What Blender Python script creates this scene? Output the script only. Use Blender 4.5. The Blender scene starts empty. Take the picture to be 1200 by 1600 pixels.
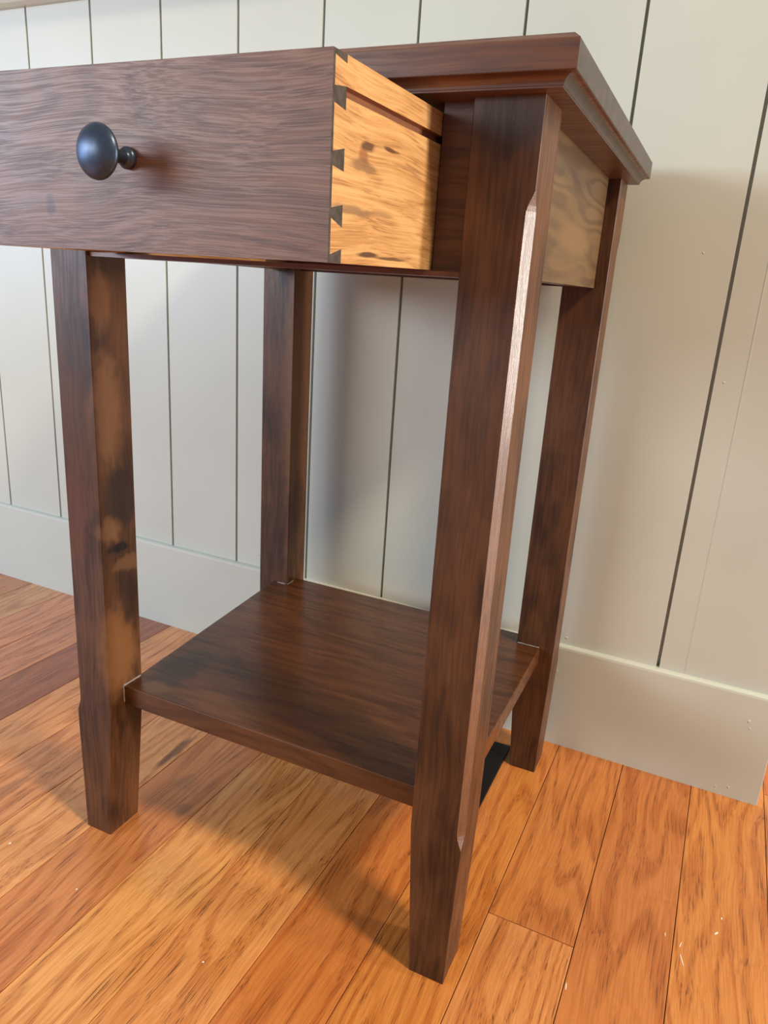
import bpy, bmesh, math, random
from mathutils import Vector, Matrix
random.seed(7)
S = 0.01088            # one measuring unit of the table in metres
sc = bpy.context.scene
COL = sc.collection

# ------------------------------------------------------------------ camera
cd = bpy.data.cameras.new('camera'); cam = bpy.data.objects.new('camera', cd); COL.objects.link(cam)
cd.sensor_fit = 'HORIZONTAL'; cd.sensor_width = 36.0; cd.lens = 1149.64 / 1200 * 36.0
cd.clip_start = 0.02; cd.clip_end = 60
R_ = Vector((0.90661456, 0.41739687, 0.06188617)); U_ = Vector((-0.17709383, 0.24326419, 0.95365629)); F_ = Vector((-0.38299846, 0.87555833, -0.29446526))
C_ = Vector((11.22126, -43.87741, 52.618)) * S
cam.matrix_world = Matrix(((R_.x, U_.x, -F_.x, C_.x), (R_.y, U_.y, -F_.y, C_.y), (R_.z, U_.z, -F_.z, C_.z), (0, 0, 0, 1)))
sc.camera = cam

# ------------------------------------------------------------------ light
w = bpy.data.worlds.new('world'); sc.world = w; w.use_nodes = True
bg = w.node_tree.nodes['Background']; bg.inputs[0].default_value = (0.95, 0.96, 1.0, 1); bg.inputs[1].default_value = 0.40

def area(name, loc, target, sx, sy, power, color):
    l = bpy.data.lights.new(name, 'AREA'); l.shape = 'RECTANGLE'; l.size = sx * S; l.size_y = sy * S
    l.energy = power; l.color = color
    o = bpy.data.objects.new(name, l); COL.objects.link(o)
    loc = Vector(loc) * S; o.location = loc
    o.rotation_euler = (Vector(target) * S - loc).to_track_quat('-Z', 'Y').to_euler()
    return o
area('window_light_cool', (-205, -212, 100), (-19, 10, 55), 190, 60, 47, (0.92, 0.96, 1.0))
area('window_light_sky', (-262, -120, 84), (-19, 10, 50), 150, 90, 34, (0.42, 0.64, 1.0))
area('window_light_right', (268, 43, 50), (0, 5, 50), 26, 95, 86, (1.0, 0.94, 0.86))
area('ceiling_lamp_warm', (152, -44, 222), (-10, 5, 0), 30, 30, 66, (1.0, 0.83, 0.60))
sc.view_settings.view_transform = 'Standard'; sc.view_settings.look = 'None'
sc.view_settings.gamma = 1.0; sc.view_settings.use_curve_mapping = False
sc.view_settings.exposure = 0.03

# ------------------------------------------------------------------ material helpers
class NT:
    def __init__(s, name):
        s.m = bpy.data.materials.new(name); s.m.use_nodes = True
        s.t = s.m.node_tree; s.b = s.t.nodes['Principled BSDF']
    def n(s, typ, **kw):
        o = s.t.nodes.new(typ)
        for k, v in kw.items(): setattr(o, k, v)
        return o
    def l(s, a, b): s.t.links.new(a, b)
    def val(s, sock, v):
        if hasattr(v, 'links') or isinstance(v, bpy.types.NodeSocket): s.l(v, sock)
        else: sock.default_value = v
    def math(s, op, a, b=0.0, c=None, clamp=False):
        o = s.n('ShaderNodeMath', operation=op, use_clamp=clamp); s.val(o.inputs[0], a); s.val(o.inputs[1], b)
        if c is not None: s.val(o.inputs[2], c)
        return o.outputs[0]
    def vmath(s, op, a, b):
        o = s.n('ShaderNodeVectorMath', operation=op); s.val(o.inputs[0], a); s.val(o.inputs[1], b); return o.outputs[0]
    def ramp(s, f, lo, hi):
        o = s.n('ShaderNodeMapRange', clamp=True, interpolation_type='SMOOTHSTEP'); s.val(o.inputs[0], f)
        o.inputs[1].default_value = lo; o.inputs[2].default_value = hi; return o.outputs[0]
    def mix(s, f, a, b, mode='MIX'):
        o = s.n('ShaderNodeMix', data_type='RGBA', blend_type=mode); s.val(o.inputs[0], f)
        for k, v in ((6, a), (7, b)):
            if isinstance(v, (tuple, list)): v = (*v[:3], 1)
            s.val(o.inputs[k], v)
        return o.outputs[2]
    def noise(s, vec, scale, detail=2, rough=.5):
        o = s.n('ShaderNodeTexNoise'); s.l(vec, o.inputs['Vector']); o.inputs['Scale'].default_value = scale
        o.inputs['Detail'].default_value = detail; o.inputs['Roughness'].default_value = rough; return o.outputs[0]

def lin(r, g, b):
    f = lambda c: (c/255/12.92) if c/255 <= .04045 else ((c/255+.055)/1.055)**2.4
    return (f(r), f(g), f(b))

def wood(name, grain, light, dark, seed=0, band=.5, bands=6, bscale=(.35, .06), fine=.5, pores=0, pore_col=(.02, .008, .003),
         blotch=.3, rough=.4, spots=(), objcol=False, coat=0.0, bump=.15, spec=.5, fscale=7.0, pscale=9.0, bsharp=.5):
    """grain: axis index the grain runs along. spots: (centre in units, radii in units, colour, strength, wobble)."""
    N = NT(name)
    tc = N.n('ShaderNodeTexCoord'); mp = N.n('ShaderNodeVectorMath', operation='SCALE'); N.l(tc.outputs['Object'], mp.inputs[0]); mp.inputs[3].default_value = 1/S
    P = mp.outputs[0]
    sx = N.n('ShaderNodeSeparateXYZ'); N.l(P, sx.inputs[0])
    o = [sx.outputs[i] for i in range(3)]
    ord_ = {0: (1, 0, 2), 1: (0, 1, 2), 2: (0, 2, 1)}[grain]
    cb = N.n('ShaderNodeCombineXYZ')
    for i, k in enumerate(ord_): N.l(o[k], cb.inputs[i])
    V = cb.outputs[0]
    off = (seed*13.7, seed*7.1, seed*3.3)
    V = N.vmath('ADD', V, off)
    if objcol:
        oi = N.n('ShaderNodeObjectInfo'); r3 = N.n('ShaderNodeCombineXYZ')
        for i, k in enumerate((97.0, 431.0, 53.0)): N.l(N.math('MULTIPLY', oi.outputs['Random'], k), r3.inputs[i])
        V = N.vmath('ADD', V, r3.outputs[0])
    def st(a, b): return N.vmath('MULTIPLY', V, (a, b, a))
    # gentle waver of the grain
    wv = N.n('ShaderNodeTexNoise'); N.l(st(.12, .08), wv.inputs['Vector']); wv.inputs['Scale'].default_value = 1; wv.inputs['Detail'].default_value = 1
    wo = N.vmath('MULTIPLY', N.vmath('SUBTRACT', wv.outputs['Color'], (.5, .5, .5)), (1.6, 0, 1.6))
    V2 = N.vmath('ADD', V, wo)
    def st2(a, b): return N.vmath('MULTIPLY', V2, (a, b, a))
    nb = N.noise(st2(*bscale), 1, 1.3, .4)
    s1 = N.math('SINE', N.math('MULTIPLY', nb, bands*6.283*2))
    bandf = N.ramp(s1, bsharp-1.0, 1.0)
    nf = N.noise(st2(fscale*.4, .14), 1, 4, .6)
    ff = N.ramp(nf, .40, .60)
    nbl = N.noise(st(.28, .12), 1, 3, .55)
    fb = N.ramp(nbl, .35, .68)
    f = N.math('ADD', N.math('ADD', N.math('MULTIPLY', bandf, band), N.math('MULTIPLY', ff, fine)), N.math('MULTIPLY', fb, blotch))
    f = N.math('DIVIDE', f, band+fine+blotch, clamp=True)
    if objcol:
        base = oi.outputs['Color']
        lt = N.mix(1.0, base, (*light, 1), 'MULTIPLY'); dk = N.mix(1.0, base, (*dark, 1), 'MULTIPLY')
        col = N.mix(f, lt, dk)
    else:
        col = N.mix(f, light, dark)
    hgt = nf
    if pores:
        npz = N.noise(st2(pscale*.5, .2), 1, 2.5, .6)
        pm = N.ramp(npz, .52, .66)
        pm = N.math('MULTIPLY', pm, N.math('MULTIPLY_ADD', bandf, .7, .3))
        pm = N.math('MULTIPLY', pm, pores)
        col = N.mix(pm, col, pore_col)
        hgt = N.math('SUBTRACT', nf, N.math('MULTIPLY', pm, 1.2))
    if spots:
        ds = N.n('ShaderNodeTexNoise'); N.l(st(.9, .5), ds.inputs['Vector']); ds.inputs['Scale'].default_value = 1.3; ds.inputs['Detail'].default_value = 4
        dv = N.vmath('SUBTRACT', ds.outputs['Color'], (.5, .5, .5))
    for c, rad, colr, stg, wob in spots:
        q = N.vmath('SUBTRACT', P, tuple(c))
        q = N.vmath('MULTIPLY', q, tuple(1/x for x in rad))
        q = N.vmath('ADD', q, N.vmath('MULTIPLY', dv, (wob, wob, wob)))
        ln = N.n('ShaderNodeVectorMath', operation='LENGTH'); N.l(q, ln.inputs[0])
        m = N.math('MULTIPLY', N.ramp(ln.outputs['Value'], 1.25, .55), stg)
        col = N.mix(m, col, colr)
    N.l(col, N.b.inputs['Base Color'])
    rr = N.math('MULTIPLY_ADD', ff, .10, rough-.05); N.l(rr, N.b.inputs['Roughness'])
    N.b.inputs['Specular IOR Level'].default_value = spec
    N.b.inputs['Coat Weight'].default_value = coat; N.b.inputs['Coat Roughness'].default_value = .18
    bp = N.n('ShaderNodeBump'); bp.inputs['Strength'].default_value = bump; bp.inputs['Distance'].default_value = .0006
    N.l(hgt, bp.inputs['Height']); N.l(bp.outputs[0], N.b.inputs['Normal'])
    return N.m

def paint(name, col, rough=.42, brush=.06, seed=0):
    N = NT(name)
    tc = N.n('ShaderNodeTexCoord'); V = N.vmath('ADD', tc.outputs['Object'], (seed, seed, seed))
    n1 = N.noise(N.vmath('MULTIPLY', V, (260, 260, 8)), 1, 2)
    n2 = N.noise(V, 5, 2)
    c = N.mix(N.ramp(n2, .3, .7), tuple(x*.97 for x in col), tuple(min(1, x*1.02) for x in col))
    N.l(c, N.b.inputs['Base Color']); N.b.inputs['Roughness'].default_value = rough
    bp = N.n('ShaderNodeBump'); bp.inputs['Strength'].default_value = brush; bp.inputs['Distance'].default_value = .0006
    N.l(n1, bp.inputs['Height']); N.l(bp.outputs[0], N.b.inputs['Normal'])
    return N.m

def plain(name, col, rough=.4, metal=0.0, noise=0.0, scale=300, spec=.5):
    N = NT(name)
    tc = N.n('ShaderNodeTexCoord'); n1 = N.noise(tc.outputs['Object'], scale, 3)
    c = N.mix(N.ramp(n1, .3, .7), tuple(x*(1-noise) for x in col), tuple(min(1, x*(1+noise)) for x in col))
    N.l(c, N.b.inputs['Base Color']); N.b.inputs['Roughness'].default_value = rough; N.b.inputs['Metallic'].default_value = metal
    N.b.inputs['Specular IOR Level'].default_value = spec
    return N.m

ST_L = (.118, .046, .0175); ST_D = (.024, .0078, .003)
AMB = (.20, .092, .036); BLK = (.014, .007, .005)
X0 = -37.9; D = 34.2; H = 63.0; LS = 4.1
M = {}
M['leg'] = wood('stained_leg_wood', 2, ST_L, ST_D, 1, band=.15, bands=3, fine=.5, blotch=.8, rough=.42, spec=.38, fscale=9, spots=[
    ((X0+4.1, 1.0, 31.2), (1.2, 1.3, 1.3), AMB, .75, 1.5), ((X0+4.1, 3.0, 27.6), (1.0, 1.8, .8), AMB, .55, 1.6),
    ((X0+4.1, 1.9, 29.3), (.6, 1.1, .5), (.006, .004, .004), .95, 1.8),
    ((X0+4.1, 1.3, 19.5), (1.5, 2.2, 5.0), (.19, .080, .026), .7, .9),
    ((X0+4.1, 1.3, 41.5), (1.5, 1.6, 5.0), (.22, .10, .04), .6, .9),
    ((X0+4.1, 1.0, 50.0), (1.5, 1.2, 2.5), (.20, .085, .035), .6, 1.1),
    ((X0+4.1, 2.6, 34.0), (1.2, 2.2, 3.0), BLK, .75, .8),
    ((X0+4.1, 3.2, 24.0), (1.2, 1.6, 3.0), BLK, .6, .9),
    ((X0+4.1, 2.6, 53.5), (1.2, 2.0, 2.0), BLK, .6, .9),
    ((X0+4.1, 3.4, 13.0), (1.2, 1.0, 3.5), BLK, .5, .9),
    ((X0+4.1, 31.9, 40), (1.6, 2.6, 22), (.19, .085, .035), .75, .5),
    ((X0+4.1, 32.0, 26), (1.2, 1.6, 4), BLK, .45, .9),
    ((X0+1.2, 0, 32), (1.6, 1.2, 4.0), (.14, .042, .02), .6, 1.0),
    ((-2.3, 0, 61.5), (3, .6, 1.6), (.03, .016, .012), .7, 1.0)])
M['chamfer'] = wood('highlight_chamfer_wood', 2, (.16, .065, .026), (.07, .026, .011), 11, band=.1, bands=3, fine=.9, blotch=.3, rough=.37, spec=.8, fscale=30, coat=.22, bump=.35)  # leg wood made lighter and glossier to strengthen the window highlight on the chamfer
M['side'] = wood('stained_apron_wood', 1, (.135, .078, .032), (.075, .040, .017), 4, band=.8, bands=4, bscale=(.36, .032), fine=.25, blotch=.2, rough=.42, fscale=6, spots=[
    ((-1.1, 18.5, 57.0), (1, 7.0, 1.25), (.175, .095, .036), .8, .25),
    ((-1.1, 19.0, 54.6), (1, 7.0, .5), (.16, .085, .034), .5, .4)])
M['front'] = wood('stained_front_wood', 0, (.225, .098, .050), (.110, .044, .022), 9, band=.45, bands=6, bscale=(.22, .035), fine=.6, blotch=.3, rough=.44, fscale=34, pores=.5, pscale=34, pore_col=(.045, .018, .014), bump=.10, spots=[
    ((-22.6, -12.2, 56.2), (1.5, 1, 1.0), (.26, .11, .06), .45, .8), ((-23.6, -12.2, 55.6), (.35, 1, .6), (.06, .022, .014), .7, 1.2)])
M['top'] = wood('stained_top_wood', 0, (.155, .055, .025), (.070, .024, .011), 3, band=.3, bands=4, fine=.6, blotch=.3, rough=.36, fscale=9)
M['top_end'] = plain('stained_top_end_grain', (.052, .040, .032), .42, noise=.22, scale=120)
M['shelf'] = wood('stained_shelf_wood', 0, (.110, .038, .012), (.048, .0155, .005), 5, band=.45, bands=3, bscale=(.3, .035), fine=.45, blotch=.3, rough=.30, fscale=6, coat=.1, bump=.05, spec=.4, spots=[
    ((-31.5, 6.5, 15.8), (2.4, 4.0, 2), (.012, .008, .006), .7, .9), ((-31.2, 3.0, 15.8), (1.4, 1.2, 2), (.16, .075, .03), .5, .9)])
M['stile'] = wood('stained_stile_wood', 0, (.110, .038, .015), (.048, .015, .006), 6, band=.2, bands=3, fine=.6, blotch=.3, rough=.45)
M['end'] = plain('stained_end_grain', (.045, .033, .023), .55, noise=.35, scale=260)
OAKM = (.05, .016, .006)
M['oak'] = wood('clear_oak', 1, (.58, .33, .13), (.38, .18, .055), 2, band=.35, bands=5, bscale=(.35, .05), fine=.7, blotch=.25, rough=.45, fscale=16, pores=.8, pore_col=(.27, .11, .035), pscale=26, spots=[
    ((-6.3, -8.5, 58.9), (.5, .75, .28), OAKM, .85, 1.8), ((-6.3, -8.9, 58.4), (.5, .6, .35), (.20, .06, .02), .7, 1.6), ((-6.3, -5.9, 59.15), (.5, 1.1, .12), OAKM, .85, 1.2),
    ((-6.3, -8.9, 58.0), (.5, 1.5, .32), (.14, .075, .035), .65, 1.6), ((-6.3, -10.2, 55.9), (.5, 2.4, .25), (.15, .08, .04), .65, 1.3),
    ((-6.3, -6.6, 56.0), (.5, 1.8, .15), (.20, .10, .045), .5, 1.3), ((-6.3, -8.0, 53.95), (.5, 1.2, .16), OAKM, .9, 1.0), ((-6.3, -5.0, 53.85), (.5, 2.4, .10), OAKM, .8, .9), ((-6.3, -3, 58.6), (.5, 2.2, .10), (.2, .09, .04), .5, 1.0)])
M['oak_groove'] = wood('oak_groove_wood', 1, (.32, .125, .055), (.22, .08, .035), 8, band=.1, fine=.5, blotch=.2, rough=.5)
M['knob'] = plain('sky_tinted_black_metal', (.055, .075, .115), .34, .7, .08, 500)  # black metal, with the blue window reflection mixed into its base colour
M['wall'] = paint('sage_grey_wall_paint', (.60, .615, .53), .36, .05)
M['base'] = paint('sage_grey_baseboard_paint', (.60, .615, .53), .34, .05, 3)
M['upper'] = paint('upper_wall_paint', (.70, .69, .62), .6)
M['gap'] = plain('dark_gap', (.10, .095, .075), .7, noise=.1)
M['chip'] = plain('chipped_white_edge', (.80, .78, .72), .6, noise=.1)
M['vent'] = plain('black_vent_metal', (.006, .006, .007), .45, .3, .1)
M['glue'] = plain('dried_glue', (.26, .22, .20), .35, noise=.3, scale=900)
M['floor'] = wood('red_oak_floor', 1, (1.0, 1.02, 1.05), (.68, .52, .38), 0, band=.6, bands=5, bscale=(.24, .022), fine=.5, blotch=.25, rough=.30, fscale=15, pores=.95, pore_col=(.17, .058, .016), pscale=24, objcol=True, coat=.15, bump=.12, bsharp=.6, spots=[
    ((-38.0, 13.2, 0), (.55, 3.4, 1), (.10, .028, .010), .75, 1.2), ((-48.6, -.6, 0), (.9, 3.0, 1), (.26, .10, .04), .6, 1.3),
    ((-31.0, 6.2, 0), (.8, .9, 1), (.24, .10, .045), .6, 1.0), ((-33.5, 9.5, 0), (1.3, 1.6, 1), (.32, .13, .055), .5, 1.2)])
M['sub'] = plain('subfloor_dark', (.05, .025, .012), .8, noise=.2)
M['speck'] = plain('white_paint_fleck', (.85, .80, .70), .6)

# ------------------------------------------------------------------ mesh helpers (all in units, scaled by S)
def mk(name, bm, mat, parent=None, bevel=0, seg=2, smooth=False):
    if bevel:
        es = [e for e in bm.edges if len(e.link_faces) == 2 and e.calc_face_angle(0) > .6]
        bmesh.ops.bevel(bm, geom=es, offset=bevel, segments=seg, profile=.5, affect='EDGES', clamp_overlap=True)
    bmesh.ops.recalc_face_normals(bm, faces=bm.faces[:])
    for v in bm.verts: v.co *= S
    me = bpy.data.meshes.new(name); bm.to_mesh(me); bm.free()
    for m_ in (mat if isinstance(mat, (list, tuple)) else [mat]): me.materials.append(m_)
    if smooth:
        for p in me.polygons: p.use_smooth = True
    o = bpy.data.objects.new(name, me); COL.objects.link(o)
    if parent: o.parent = parent
    return o
def box(bm, x0, x1, y0, y1, z0, z1, mi=0):
    vs = [bm.verts.new((x, y, z)) for z in (z0, z1) for x, y in ((x0, y0), (x1, y0), (x1, y1), (x0, y1))]
    for q in ((3, 2, 1, 0), (4, 5, 6, 7), (0, 1, 5, 4), (1, 2, 6, 5), (2, 3, 7, 6), (3, 0, 4, 7)):
        bm.faces.new([vs[i] for i in q]).material_index = mi
def loft(bm, rings, cap=True):
    R = [[bm.verts.new(p) for p in r] for r in rings]
    for a, b in zip(R, R[1:]):
        n = len(a)
        for i in range(n): bm.faces.new((a[i], a[(i+1) % n], b[(i+1) % n], b[i]))
    if cap: bm.faces.new(R[0][::-1]); bm.faces.new(R[-1])
    return R
def prism(bm, poly, axis, a, b, mi=0):
    """extrude a 2-D polygon (other two axes in order) from a to b along axis"""
    def pt(p, t):
        if axis == 0: return (t, p[0], p[1])
        if axis == 1: return (p[0], t, p[1])
        return (p[0], p[1], t)
    A = [bm.verts.new(pt(p, a)) for p in poly]; B = [bm.verts.new(pt(p, b)) for p in poly]
    n = len(poly); fs = []
    for i in range(n): fs.append(bm.faces.new((A[i], A[(i+1) % n], B[(i+1) % n], B[i])))
    fs.append(bm.faces.new(A[::-1])); fs.append(bm.faces.new(B))
    for f in fs: f.material_index = mi
    for f in fs: f.normal_update()
    bmesh.ops.triangulate(bm, faces=fs[-2:], ngon_method='EAR_CLIP')
def lathe(bm, prof, cx, cy, cz, n=40, axis='-y', mi=0):
    rings = []
    for r, t in prof:
        rings.append([(cx+r*math.cos(2*math.pi*i/n), cy-t, cz+r*math.sin(2*math.pi*i/n)) for i in range(n)])
    loft(bm, rings)
def tag(o, label=None, cat=None, kind=None, group=None):
    if label: o['label'] = label
    if cat: o['category'] = cat
    if kind: o['kind'] = kind
    if group: o['group'] = group
    return o
def empty(name, loc=(0, 0, 0)):
    o = bpy.data.objects.new(name, None); COL.objects.link(o); o.location = Vector(loc)*S; o.empty_display_size = .05
    return o

# ------------------------------------------------------------------ wall
YW = 37.62; PH = math.radians(-.819)
def wallpos(o):
    o.location = (0, YW*S, 0); o.rotation_euler = (0, 0, PH)
UL, UR = -290.0, 23.15          # wall runs from far left to its end just right of the table
bm = bmesh.new(); box(bm, UL, UR, 1.35, 9.0, 0, 225)
wall = tag(mk('wall_back', bm, M['wall']), kind='structure'); wallpos(wall)
P_, G0 = 11.634, -94.202
edges = [G0 + P_*i for i in range(-16, 11)]
lo = UL
gw = .17
for k, g in enumerate(edges + [UR]):
    a, b = lo, (g-gw if g != UR else UR)
    lo = g+gw
    if b-a < .5: continue
    bm = bmesh.new(); box(bm, a, b, .40, 1.36, 0, 88)
    mk('wall_board', bm, M['wall'], wall, bevel=.07, seg=2)
bm = bmesh.new(); box(bm, 13.35, 13.47, .375, .45, 13, 58)
mk('paint_ridge', bm, M['wall'], wall)
bm = bmesh.new(); box(bm, UL, UR, .9, 1.36, 88, 225)
mk('upper_panel', bm, M['upper'], wall)
# nail bumps on the boards
def bump(u, z, y, r, parent):
    bm = bmesh.new(); bmesh.ops.create_uvsphere(bm, u_segments=10, v_segments=6, radius=r)
    for v in bm.verts: v.co.y *= .35; v.co += Vector((u, y, z))
    return mk('nail_bump', bm, M['wall'], parent, smooth=True)
for u, z, r in ((.06, 14.0, .16), (-43.9, 14.9, .13), (7.5, 57.5, .10), (11.56, 45.4, .12)): bump(u, z, .40, r, wall)
# baseboard: rounded top front edge
bm = bmesh.new()
pr = [(1.0, 0), (-.32, 0), (-.32, 12.75), (-.27, 12.98), (-.12, 13.12), (.1, 13.17), (1.0, 13.17)]
prism(bm, pr, 0, UL, UR)
base = tag(mk('baseboard_back', bm, M['base']), kind='structure'); wallpos(base)
for u, z, r in ((20.56, 9.9, .17), (20.8, 9.05, .12), (18.8, .9, .12), (20.1, 1.25, .14), (-.4, 9.8, .12)): bump(u, z, -.32, r, base)
bm = bmesh.new()
box(bm, UR, UR+.10, -.33, -.12, .1, 12.6)
mk('chipped_edge', bm, M['chip'], base)
# chair rail
bm = bmesh.new()
pr = [(1.0, 85.28), (-.2, 85.28), (-.9, 85.55), (-1.35, 86.1), (-1.5, 87.0), (-1.5, 89.6), (-1.2, 90.2), (-.6, 90.5), (1.0, 90.5)]
prism(bm, pr, 0, UL, UR)
rail = tag(mk('trim_1', bm, M['base']), kind='structure'); wallpos(rail)

# ------------------------------------------------------------------ floor: every strip a board
bm = bmesh.new(); box(bm, -300, 130, -170, 150, -3.0, -1.6)
flo = tag(mk('floor', bm, M['sub']), kind='structure')
PQ = 7.589; Q0 = 15.93; PS = math.radians(.713)
frame = (math.cos(PS), -math.sin(PS), math.sin(PS), math.cos(PS))
def fl(a, b): return (a*frame[0]+b*frame[2], a*frame[1]+b*frame[3])
C = lambda r, g, b: tuple(x*k for x, k in zip(lin(r, g, b), (1.03, 1.0, .98)))
tones = [C(214, 146, 84), C(206, 132, 70), C(190, 116, 62), C(224, 160, 100), C(190, 114, 62), C(212, 150, 92)]
# rows by index (k: strip lying between joints k and k+1), list of (start, end, colour)
rows = {
 0: [(-200, 60, C(208, 136, 68)), (60, 150, C(200, 130, 70))],
 1: [(-200, 40, C(206, 138, 74)), (40, 150, C(200, 120, 64))],
 -1: [(-60, 60, C(196, 122, 62)), (-170, -60, C(214, 150, 90)), (60, 150, C(214, 150, 90))],
 -2: [(-70, 8.65, C(212, 142, 80)), (8.65, 90, C(200, 126, 62)), (90, 150, C(200, 126, 62)), (-170, -70, C(200, 126, 62))],
 -3: [(-80, 50, C(206, 132, 64)), (50, 150, C(190, 110, 60)), (-170, -80, C(190, 110, 60))],
 -4: [(-50, 70, C(202, 124, 62)), (-170, -50, C(212, 142, 80)), (70, 150, C(212, 142, 80))],
 -5: [(-60, 60, C(222, 152, 86)), (-170, -60, C(190, 110, 60)), (60, 150, C(190, 110, 60))],
 -6: [(-62, 44, C(228, 162, 92)), (-170, -62, C(190, 110, 60)), (44, 150, C(190, 110, 60))],
 -7: [(-48, 58, C(206, 134, 78)), (-170, -48, C(222, 152, 86)), (58, 150, C(222, 152, 86))],
 -8: [(-52, 48, C(226, 160, 100)), (-170, -52, C(190, 110, 60)), (48, 150, C(190, 110, 60))],
 -9: [(-30, 52, C(216, 148, 96)), (-170, -30, C(190, 110, 60)), (52, 150, C(190, 110, 60))],
 -10: [(-40, 60, C(236, 164, 104)), (-170, -40, C(190, 110, 60)), (60, 150, C(190, 110, 60))],
 -11: [(-30, 60, C(176, 104, 72)), (-170, -30, C(190, 110, 60)), (60, 150, C(190, 110, 60))],
 -12: [(-30, 36, C(222, 146, 100)), (-170, -30, C(190, 110, 60)), (36, 150, C(190, 110, 60))],
 -13: [(-30, 70, C(228, 150, 100)), (-170, -30, C(190, 110, 60)), (70, 150, C(190, 110, 60))],
}
boards = []
for k in range(-40, 15):
    r = rows.get(k)
    if r is None:
        y = -170 + random.uniform(-60, 0); r = []
        while y < 150:
            e = y + random.uniform(50, 110); r.append((max(y, -170), min(e, 150), random.choice(tones))); y = e
    a0 = Q0+PQ*k+.035; a1 = Q0+PQ*(k+1)-.035
    for s, e, c in sorted(r):
        s = max(s, -170)
        if e-s < 4: continue
        bm = bmesh.new()
        corners = [fl(a0, s+.035), fl(a1, s+.035), fl(a1, e-.035), fl(a0, e-.035)]
        lowr = [bm.verts.new((*p, -1.6)) for p in corners]
        m_ = .045
        c2 = [fl(a0+m_, s+.035+m_), fl(a1-m_, s+.035+m_), fl(a1-m_, e-.035-m_), fl(a0+m_, e-.035-m_)]
        mid = [bm.verts.new((*p, -.03)) for p in corners]
        topv = [bm.verts.new((*p, 0)) for p in c2]
        for A, B in ((lowr, mid), (mid, topv)):
            for i in range(4): bm.faces.new((A[i], A[(i+1) % 4], B[(i+1) % 4], B[i]))
        bm.faces.new(topv); bm.faces.new(lowr[::-1])
        o = mk('floor_board', bm, M['floor'], flo)
        o.color = (*c, 1); boards.append(o)
# paint flecks lying on the boards
for i, (x, y, rx, ry, a) in enumerate(((16.9, 11.6, .06, .9, .3), (16.7, 13.2, .05, .5, -.2), (19.5, 16.0, .12, .35, -.6), (19.9, 18.0, .10, .18, 0), (15.4, 13.7, .05, .35, .1), (-42, -5.3, .16, .2, 0), (-18.1, -7.1, .14, .1, .5), (-32.4, -6.4, .12, .12, 0), (8.6, 4.5, .07, .5, .1))):
    bm = bmesh.new(); n = 9
    prism(bm, [(x+.6*rx*math.cos(t)*math.cos(a)-.7*ry*math.sin(t)*math.sin(a), y+.6*rx*math.cos(t)*math.sin(a)+.7*ry*math.sin(t)*math.cos(a)) for t in [2*math.pi*j/n for j in range(n)]], 2, 0, .02)
    mk('paint_fleck', bm, M['speck'], flo)

# ------------------------------------------------------------------ floor register under the table
vent = empty('floor_vent', (-17.7, 27.1, 0))
tag(vent, 'black metal floor register behind the front right leg, under the shelf', 'floor vent')
def vx(bm): 
    for v in bm.verts: v.co -= Vector((-17.7, 27.1, 0))
bm = bmesh.new()
x0, x1, y0, y1 = -31.3, -4.0, 20.6, 33.6
for q in ((x0, x1, y0, y0+1.6), (x0, x1, y1-1.6, y1), (x0, x0+1.8, y0+1.6, y1-1.6), (x1-1.8, x1, y0+1.6, y1-1.6)): box(bm, *q, 0, .3)
vx(bm); mk('frame', bm, M['vent'], vent)
for i in range(14):
    xx = x0+2.6+i*1.72
    bm = bmesh.new(); box(bm, xx, xx+.75, y0+1.6, y1-1.6, .02, .24); vx(bm); mk('louver', bm, M['vent'], vent)
bm = bmesh.new(); box(bm, x0+1.8, x1-1.8, y0+1.6, y1-1.6, .0, .04); vx(bm); mk('grille_back', bm, M['vent'], vent)

# ------------------------------------------------------------------ the end table
T = empty('end_table', (0, 0, 0))
tag(T, 'dark-stained wooden end table with its single drawer pulled open', 'end table')
CH = .50
def leg(sx, sy, name='leg'):
    """sx: +1 right / -1 left; sy: -1 front / +1 back. Outer corner is chamfered between stops."""
    ox = 0 if sx > 0 else X0; oy = 0 if sy < 0 else D
    zs = [0.0, 13.0, 13.25, 13.5, 13.8, 14.1, 14.4, 56.8, 57.1, 57.4, 57.7, 57.95, 58.15, H]
    def ch(z):      # depth of the stopped chamfer at height z
        if z <= 13.0 or z >= 58.15: return .035
        if z < 14.4: t = (z-13.0)/1.4
        elif z > 56.8: t = (58.15-z)/1.35
        else: t = 1
        return .035 + (CH-.035)*(math.sin(t*math.pi/2))**1.2
    rings = []
    for z in zs:
        t = max(0, (13.6-z)/13.6)
        xo = .28*t; xi = LS-.90*t; yo = .0; yi = LS-.32*t        # distances from the outer corner
        if sy > 0: yo, yi = .0, LS-.3*t
        c = ch(z); e = .06
        pts = [(xo+c*.9, yo), (xi-e, yo), (xi, yo+e), (xi, yi-e), (xi-e, yi), (xo+e, yi), (xo, yi-e), (xo, yo+c*1.25)]
        ring = [(ox-sx*a, oy-sy*b, z) for a, b in pts]
        rings.append(ring)
    bm = bmesh.new(); loft(bm, rings)
    for f in bm.faces:
        f.normal_update(); zc = f.calc_center_median().z
        if 13.0 < zc < 58.2 and abs(f.normal.x) > .3 and abs(f.normal.y) > .3 and (f.normal.x*sx > 0 or True):
            c = f.calc_center_median()
            if abs(c.x-ox) < .6 and abs(c.y-oy) < .7: f.material_index = 1
    return mk(name, bm, [M['leg'], M['chamfer']], T)
for sx, sy in ((1, -1), (-1, -1), (-1, 1), (1, 1)): leg(sx, sy)

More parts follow.
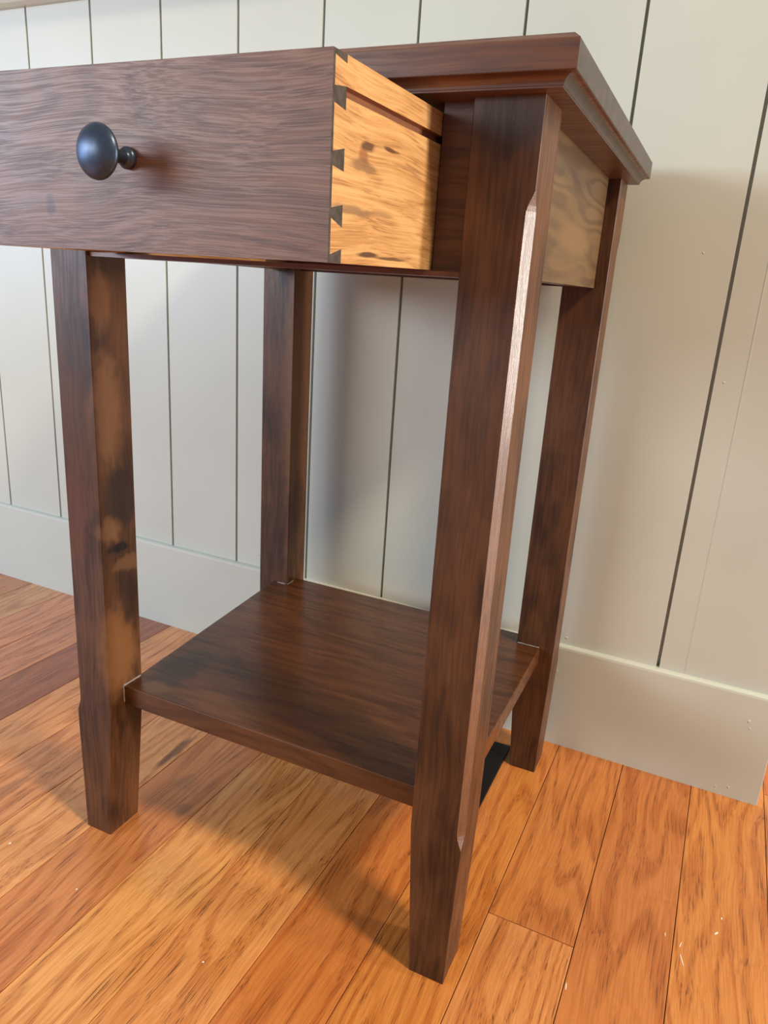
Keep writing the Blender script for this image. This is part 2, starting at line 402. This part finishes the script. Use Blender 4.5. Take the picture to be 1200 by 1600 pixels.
# table top with bevelled top edge and cove under the edge
XO, YO, YB = 1.873, 1.922, 34.60
def topring(i, z):      # i: inset from the outer edge
    a, b, c, d = X0-XO+i, XO-i, -YO+i, YB-i
    return [(a, c, z), (b, c, z), (b, d, z), (a, d, z)]
prof = [(.79, 63.0), (.78, 63.08)]
for k in range(7):
    t = k/6*math.pi/2
    prof.append((.74-.66*(1-math.cos(t)), 63.10+.50*math.sin(t)))
prof += [(.02, 63.62), (0, 63.66), (0, 65.02), (.04, 65.07), (.40, 65.36), (.48, 65.39)]
bm = bmesh.new(); loft(bm, [topring(*p) for p in prof])
for f in bm.faces:
    f.normal_update()
    if abs(f.normal.x) > .5: f.material_index = 1
mk('top', bm, [M['top'], M['top_end']], T)

# shelf, following the pieces' slightly out-of-square outline
bm = bmesh.new()
prism(bm, [(-33.8, 1.75), (-4.05, 1.75), (-4.05, 4.05), (-1.5, 4.05), (-1.5, 30.15), (-4.05, 30.15), (-4.05, 32.4), (-33.85, 32.6), (-33.85, 30.15), (-35.9, 30.15), (-34.0, 4.05), (-33.8, 4.05)], 2, 13.85, 15.79)
bmesh.ops.dissolve_limit(bm, angle_limit=.01, verts=bm.verts[:], edges=bm.edges[:])
mk('shelf', bm, M['shelf'], T, bevel=.22, seg=2)

def bxp(name, mat, *a, bevel=.05):
    bm = bmesh.new(); box(bm, *a); return mk(name, bm, M[mat], T, bevel=bevel, seg=1)
bxp('side_apron', 'side', -3.0, -1.14, LS-.05, D-LS+.05, 53.54, H)
bxp('side_apron', 'side', X0+1.14, X0+3.0, LS-.05, D-LS+.05, 53.54, H)
bxp('back_apron', 'stile', X0+LS-.05, -LS+.05, D-3.0, D-1.14, 53.54, H)
bxp('stile', 'stile', -6.20, -LS+.03, .95, 2.9, 53.62, H)
bxp('stile', 'stile', X0+LS-.03, X0+6.20, .95, 2.9, 53.62, H)
bxp('front_rail', 'top', X0+LS-.05, -LS+.03, .30, 3.2, 53.32, 53.62, bevel=.04)
# squeezed out glue at the shelf joints
def bead(pts, r):
    bm = bmesh.new(); n = 6; rings = []
    for i, p in enumerate(pts):
        rr = r*(.75+.5*random.random())
        d = (Vector(pts[min(i+1, len(pts)-1)])-Vector(pts[max(i-1, 0)])).normalized()
        a = d.orthogonal().normalized(); b = d.cross(a)
        rings.append([tuple(Vector(p)+a*rr*math.cos(2*math.pi*j/n)+b*rr*math.sin(2*math.pi*j/n)) for j in range(n)])
    loft(bm, rings); return mk('glue_bead', bm, M['glue'], T, smooth=True)
bead([(-33.77, 1.7+.25*i, 15.82) for i in range(10)], .09)
bead([(-33.78, 1.70, 15.8-.25*i) for i in range(8)], .06)
bead([(-35.2+.3*i, 30.05, 15.82) for i in range(5)], .07)
bead([(-33.77, 30.1+.3*i, 15.82) for i in range(6)], .07)
bead([(-4.0+.3*i, 30.06, 15.82) for i in range(9)], .06)

# ------------------------------------------------------------------ drawer (front board is the part, the rest hangs on it)
XD = -6.30; XL = X0+6.30; ZB = 53.45; ZT = 62.22; YF = -12.23; YL = -12.03; YP = -10.93
pins = [((ZT, ZT), (61.99, 61.87-.0)), ((60.81, 60.96), (60.14, 60.0)), ((58.20, 58.45), (57.60, 57.47)), ((55.84, 56.05), (55.40, 55.04)), ((53.82, 54.09), (ZB, ZB))]
SD = 1.25    # side thickness
bm = bmesh.new()
box(bm, XL, XD, YF, YL, ZB, ZT, 0)
box(bm, XL+SD, XD-SD, YL, YP, ZB, ZT, 0)
for (ta, tb), (ba, bb) in pins:
    for a, b in ((XD-SD, XD), (XL, XL+SD)):
        prism(bm, [(YL, ba), (YP, bb), (YP, tb), (YL, ta)], 0, a, b, 1)
for f in bm.faces:
    c = f.calc_center_median()
    f.normal_update()
    if abs(f.normal.x) > .7: f.material_index = 1
drawer = mk('drawer', bm, [M['front'], M['end']], T)
TILT = math.atan2(.22, 13.0)
piv = Vector((0, YF, ZB))*S
# side boards with dovetail sockets and a runner groove
YE = 19.0; GZ0, GZ1, GD = 60.52, 61.04, .45
def side(xo, sgn):
    sock = []
    def outline(slot):
        pts = []
        # go up the front edge from bottom to top following the tails
        (ta, tb), (ba, bb) = pins[4]
        pts += [(YP, ZB), (YP, tb), (YL, ta)]
        for i in (3, 2, 1):
            (ta, tb), (ba, bb) = pins[i]
            pts += [(YL, ba), (YP, bb)]
            if slot and i == 1:
                pts += [(YP, GZ0), (YE, GZ0), (YE, GZ1-.0), (YP, GZ1-.03) if False else (YP, 60.96)]
                pts[-2] = (YE, 60.96)
            else: pts += [(YP, tb)]
            pts += [(YL, ta)]
        (ta, tb), (ba, bb) = pins[0]
        pts += [(YL, ba), (YP, bb), (YP, ZT), (YE, ZT), (YE, ZB)]
        return pts
    bm = bmesh.new()
    if True:
        # lower and upper pieces of the outer layer, full inner layer
        lower = [(YP, ZB), (YP, pins[4][0][1]), (YL, pins[4][0][0])]
        for i in (3, 2):
            (ta, tb), (ba, bb) = pins[i]; lower += [(YL, ba), (YP, bb), (YP, tb), (YL, ta)]
        lower += [(YL, pins[1][1][0]), (YP, pins[1][1][1]), (YP, GZ0), (YE, GZ0), (YE, ZB)]
        upper = [(YL, pins[1][0][0]), (YL, pins[0][1][0]), (YP, pins[0][1][1]), (YP, ZT), (YE, ZT), (YE, GZ1), (YP, 60.97)]
        x1 = xo; x2 = xo-sgn*GD; x3 = xo-sgn*SD
        prism(bm, lower, 0, x2, x1, 0); prism(bm, upper, 0, x2, x1, 0)
        prism(bm, outline(False), 0, x3, x2, 0)
        for f in bm.faces:
            c = f.calc_center_median()
            if abs(c.x-x2) < .02 or (GZ0-.05 < c.z < GZ1+.05 and abs(c.x-(x1+x2)/2) < .1): f.material_index = 1
    o = mk('drawer_side', bm, [M['oak'], M['oak_groove']], drawer)
    o['label'] = 'clear-finished oak drawer side with runner groove'
    return o
side(XD, 1); side(XL, -1)
bm = bmesh.new(); box(bm, XL+SD, XD-SD, YE-1.2, YE, ZB+.8, ZT-.3); mk('drawer_back', bm, M['oak'], drawer)
bm = bmesh.new(); box(bm, XL+SD, XD-SD, YP, YE-1.2, ZB+.6, ZB+1.1); mk('drawer_bottom', bm, M['oak'], drawer)
# knob
KX, KZ = -17.9, 57.92
bm = bmesh.new()
kp = [(.01, 0), (.50, 0), (.53, .06), (.53, .22), (.46, .32), (.36, .36), (.33, .5), (.32, .9), (.34, 1.3), (.42, 1.6), (.62, 1.78), (1.0, 1.90), (1.20, 1.98), (1.275, 2.08), (1.27, 2.17), (1.20, 2.29), (1.05, 2.42), (.8, 2.55), (.5, 2.64), (.22, 2.68), (.01, 2.69)]
lathe(bm, kp, KX, YF, KZ, 48)
k = mk('knob', bm, M['knob'], drawer, smooth=True); k['label'] = 'satin black round knob'
# the pulled-out drawer droops very slightly at the front
rot = Matrix.Rotation(TILT, 4, 'X')
drawer.matrix_local = Matrix.Translation(piv) @ rot @ Matrix.Translation(-piv)
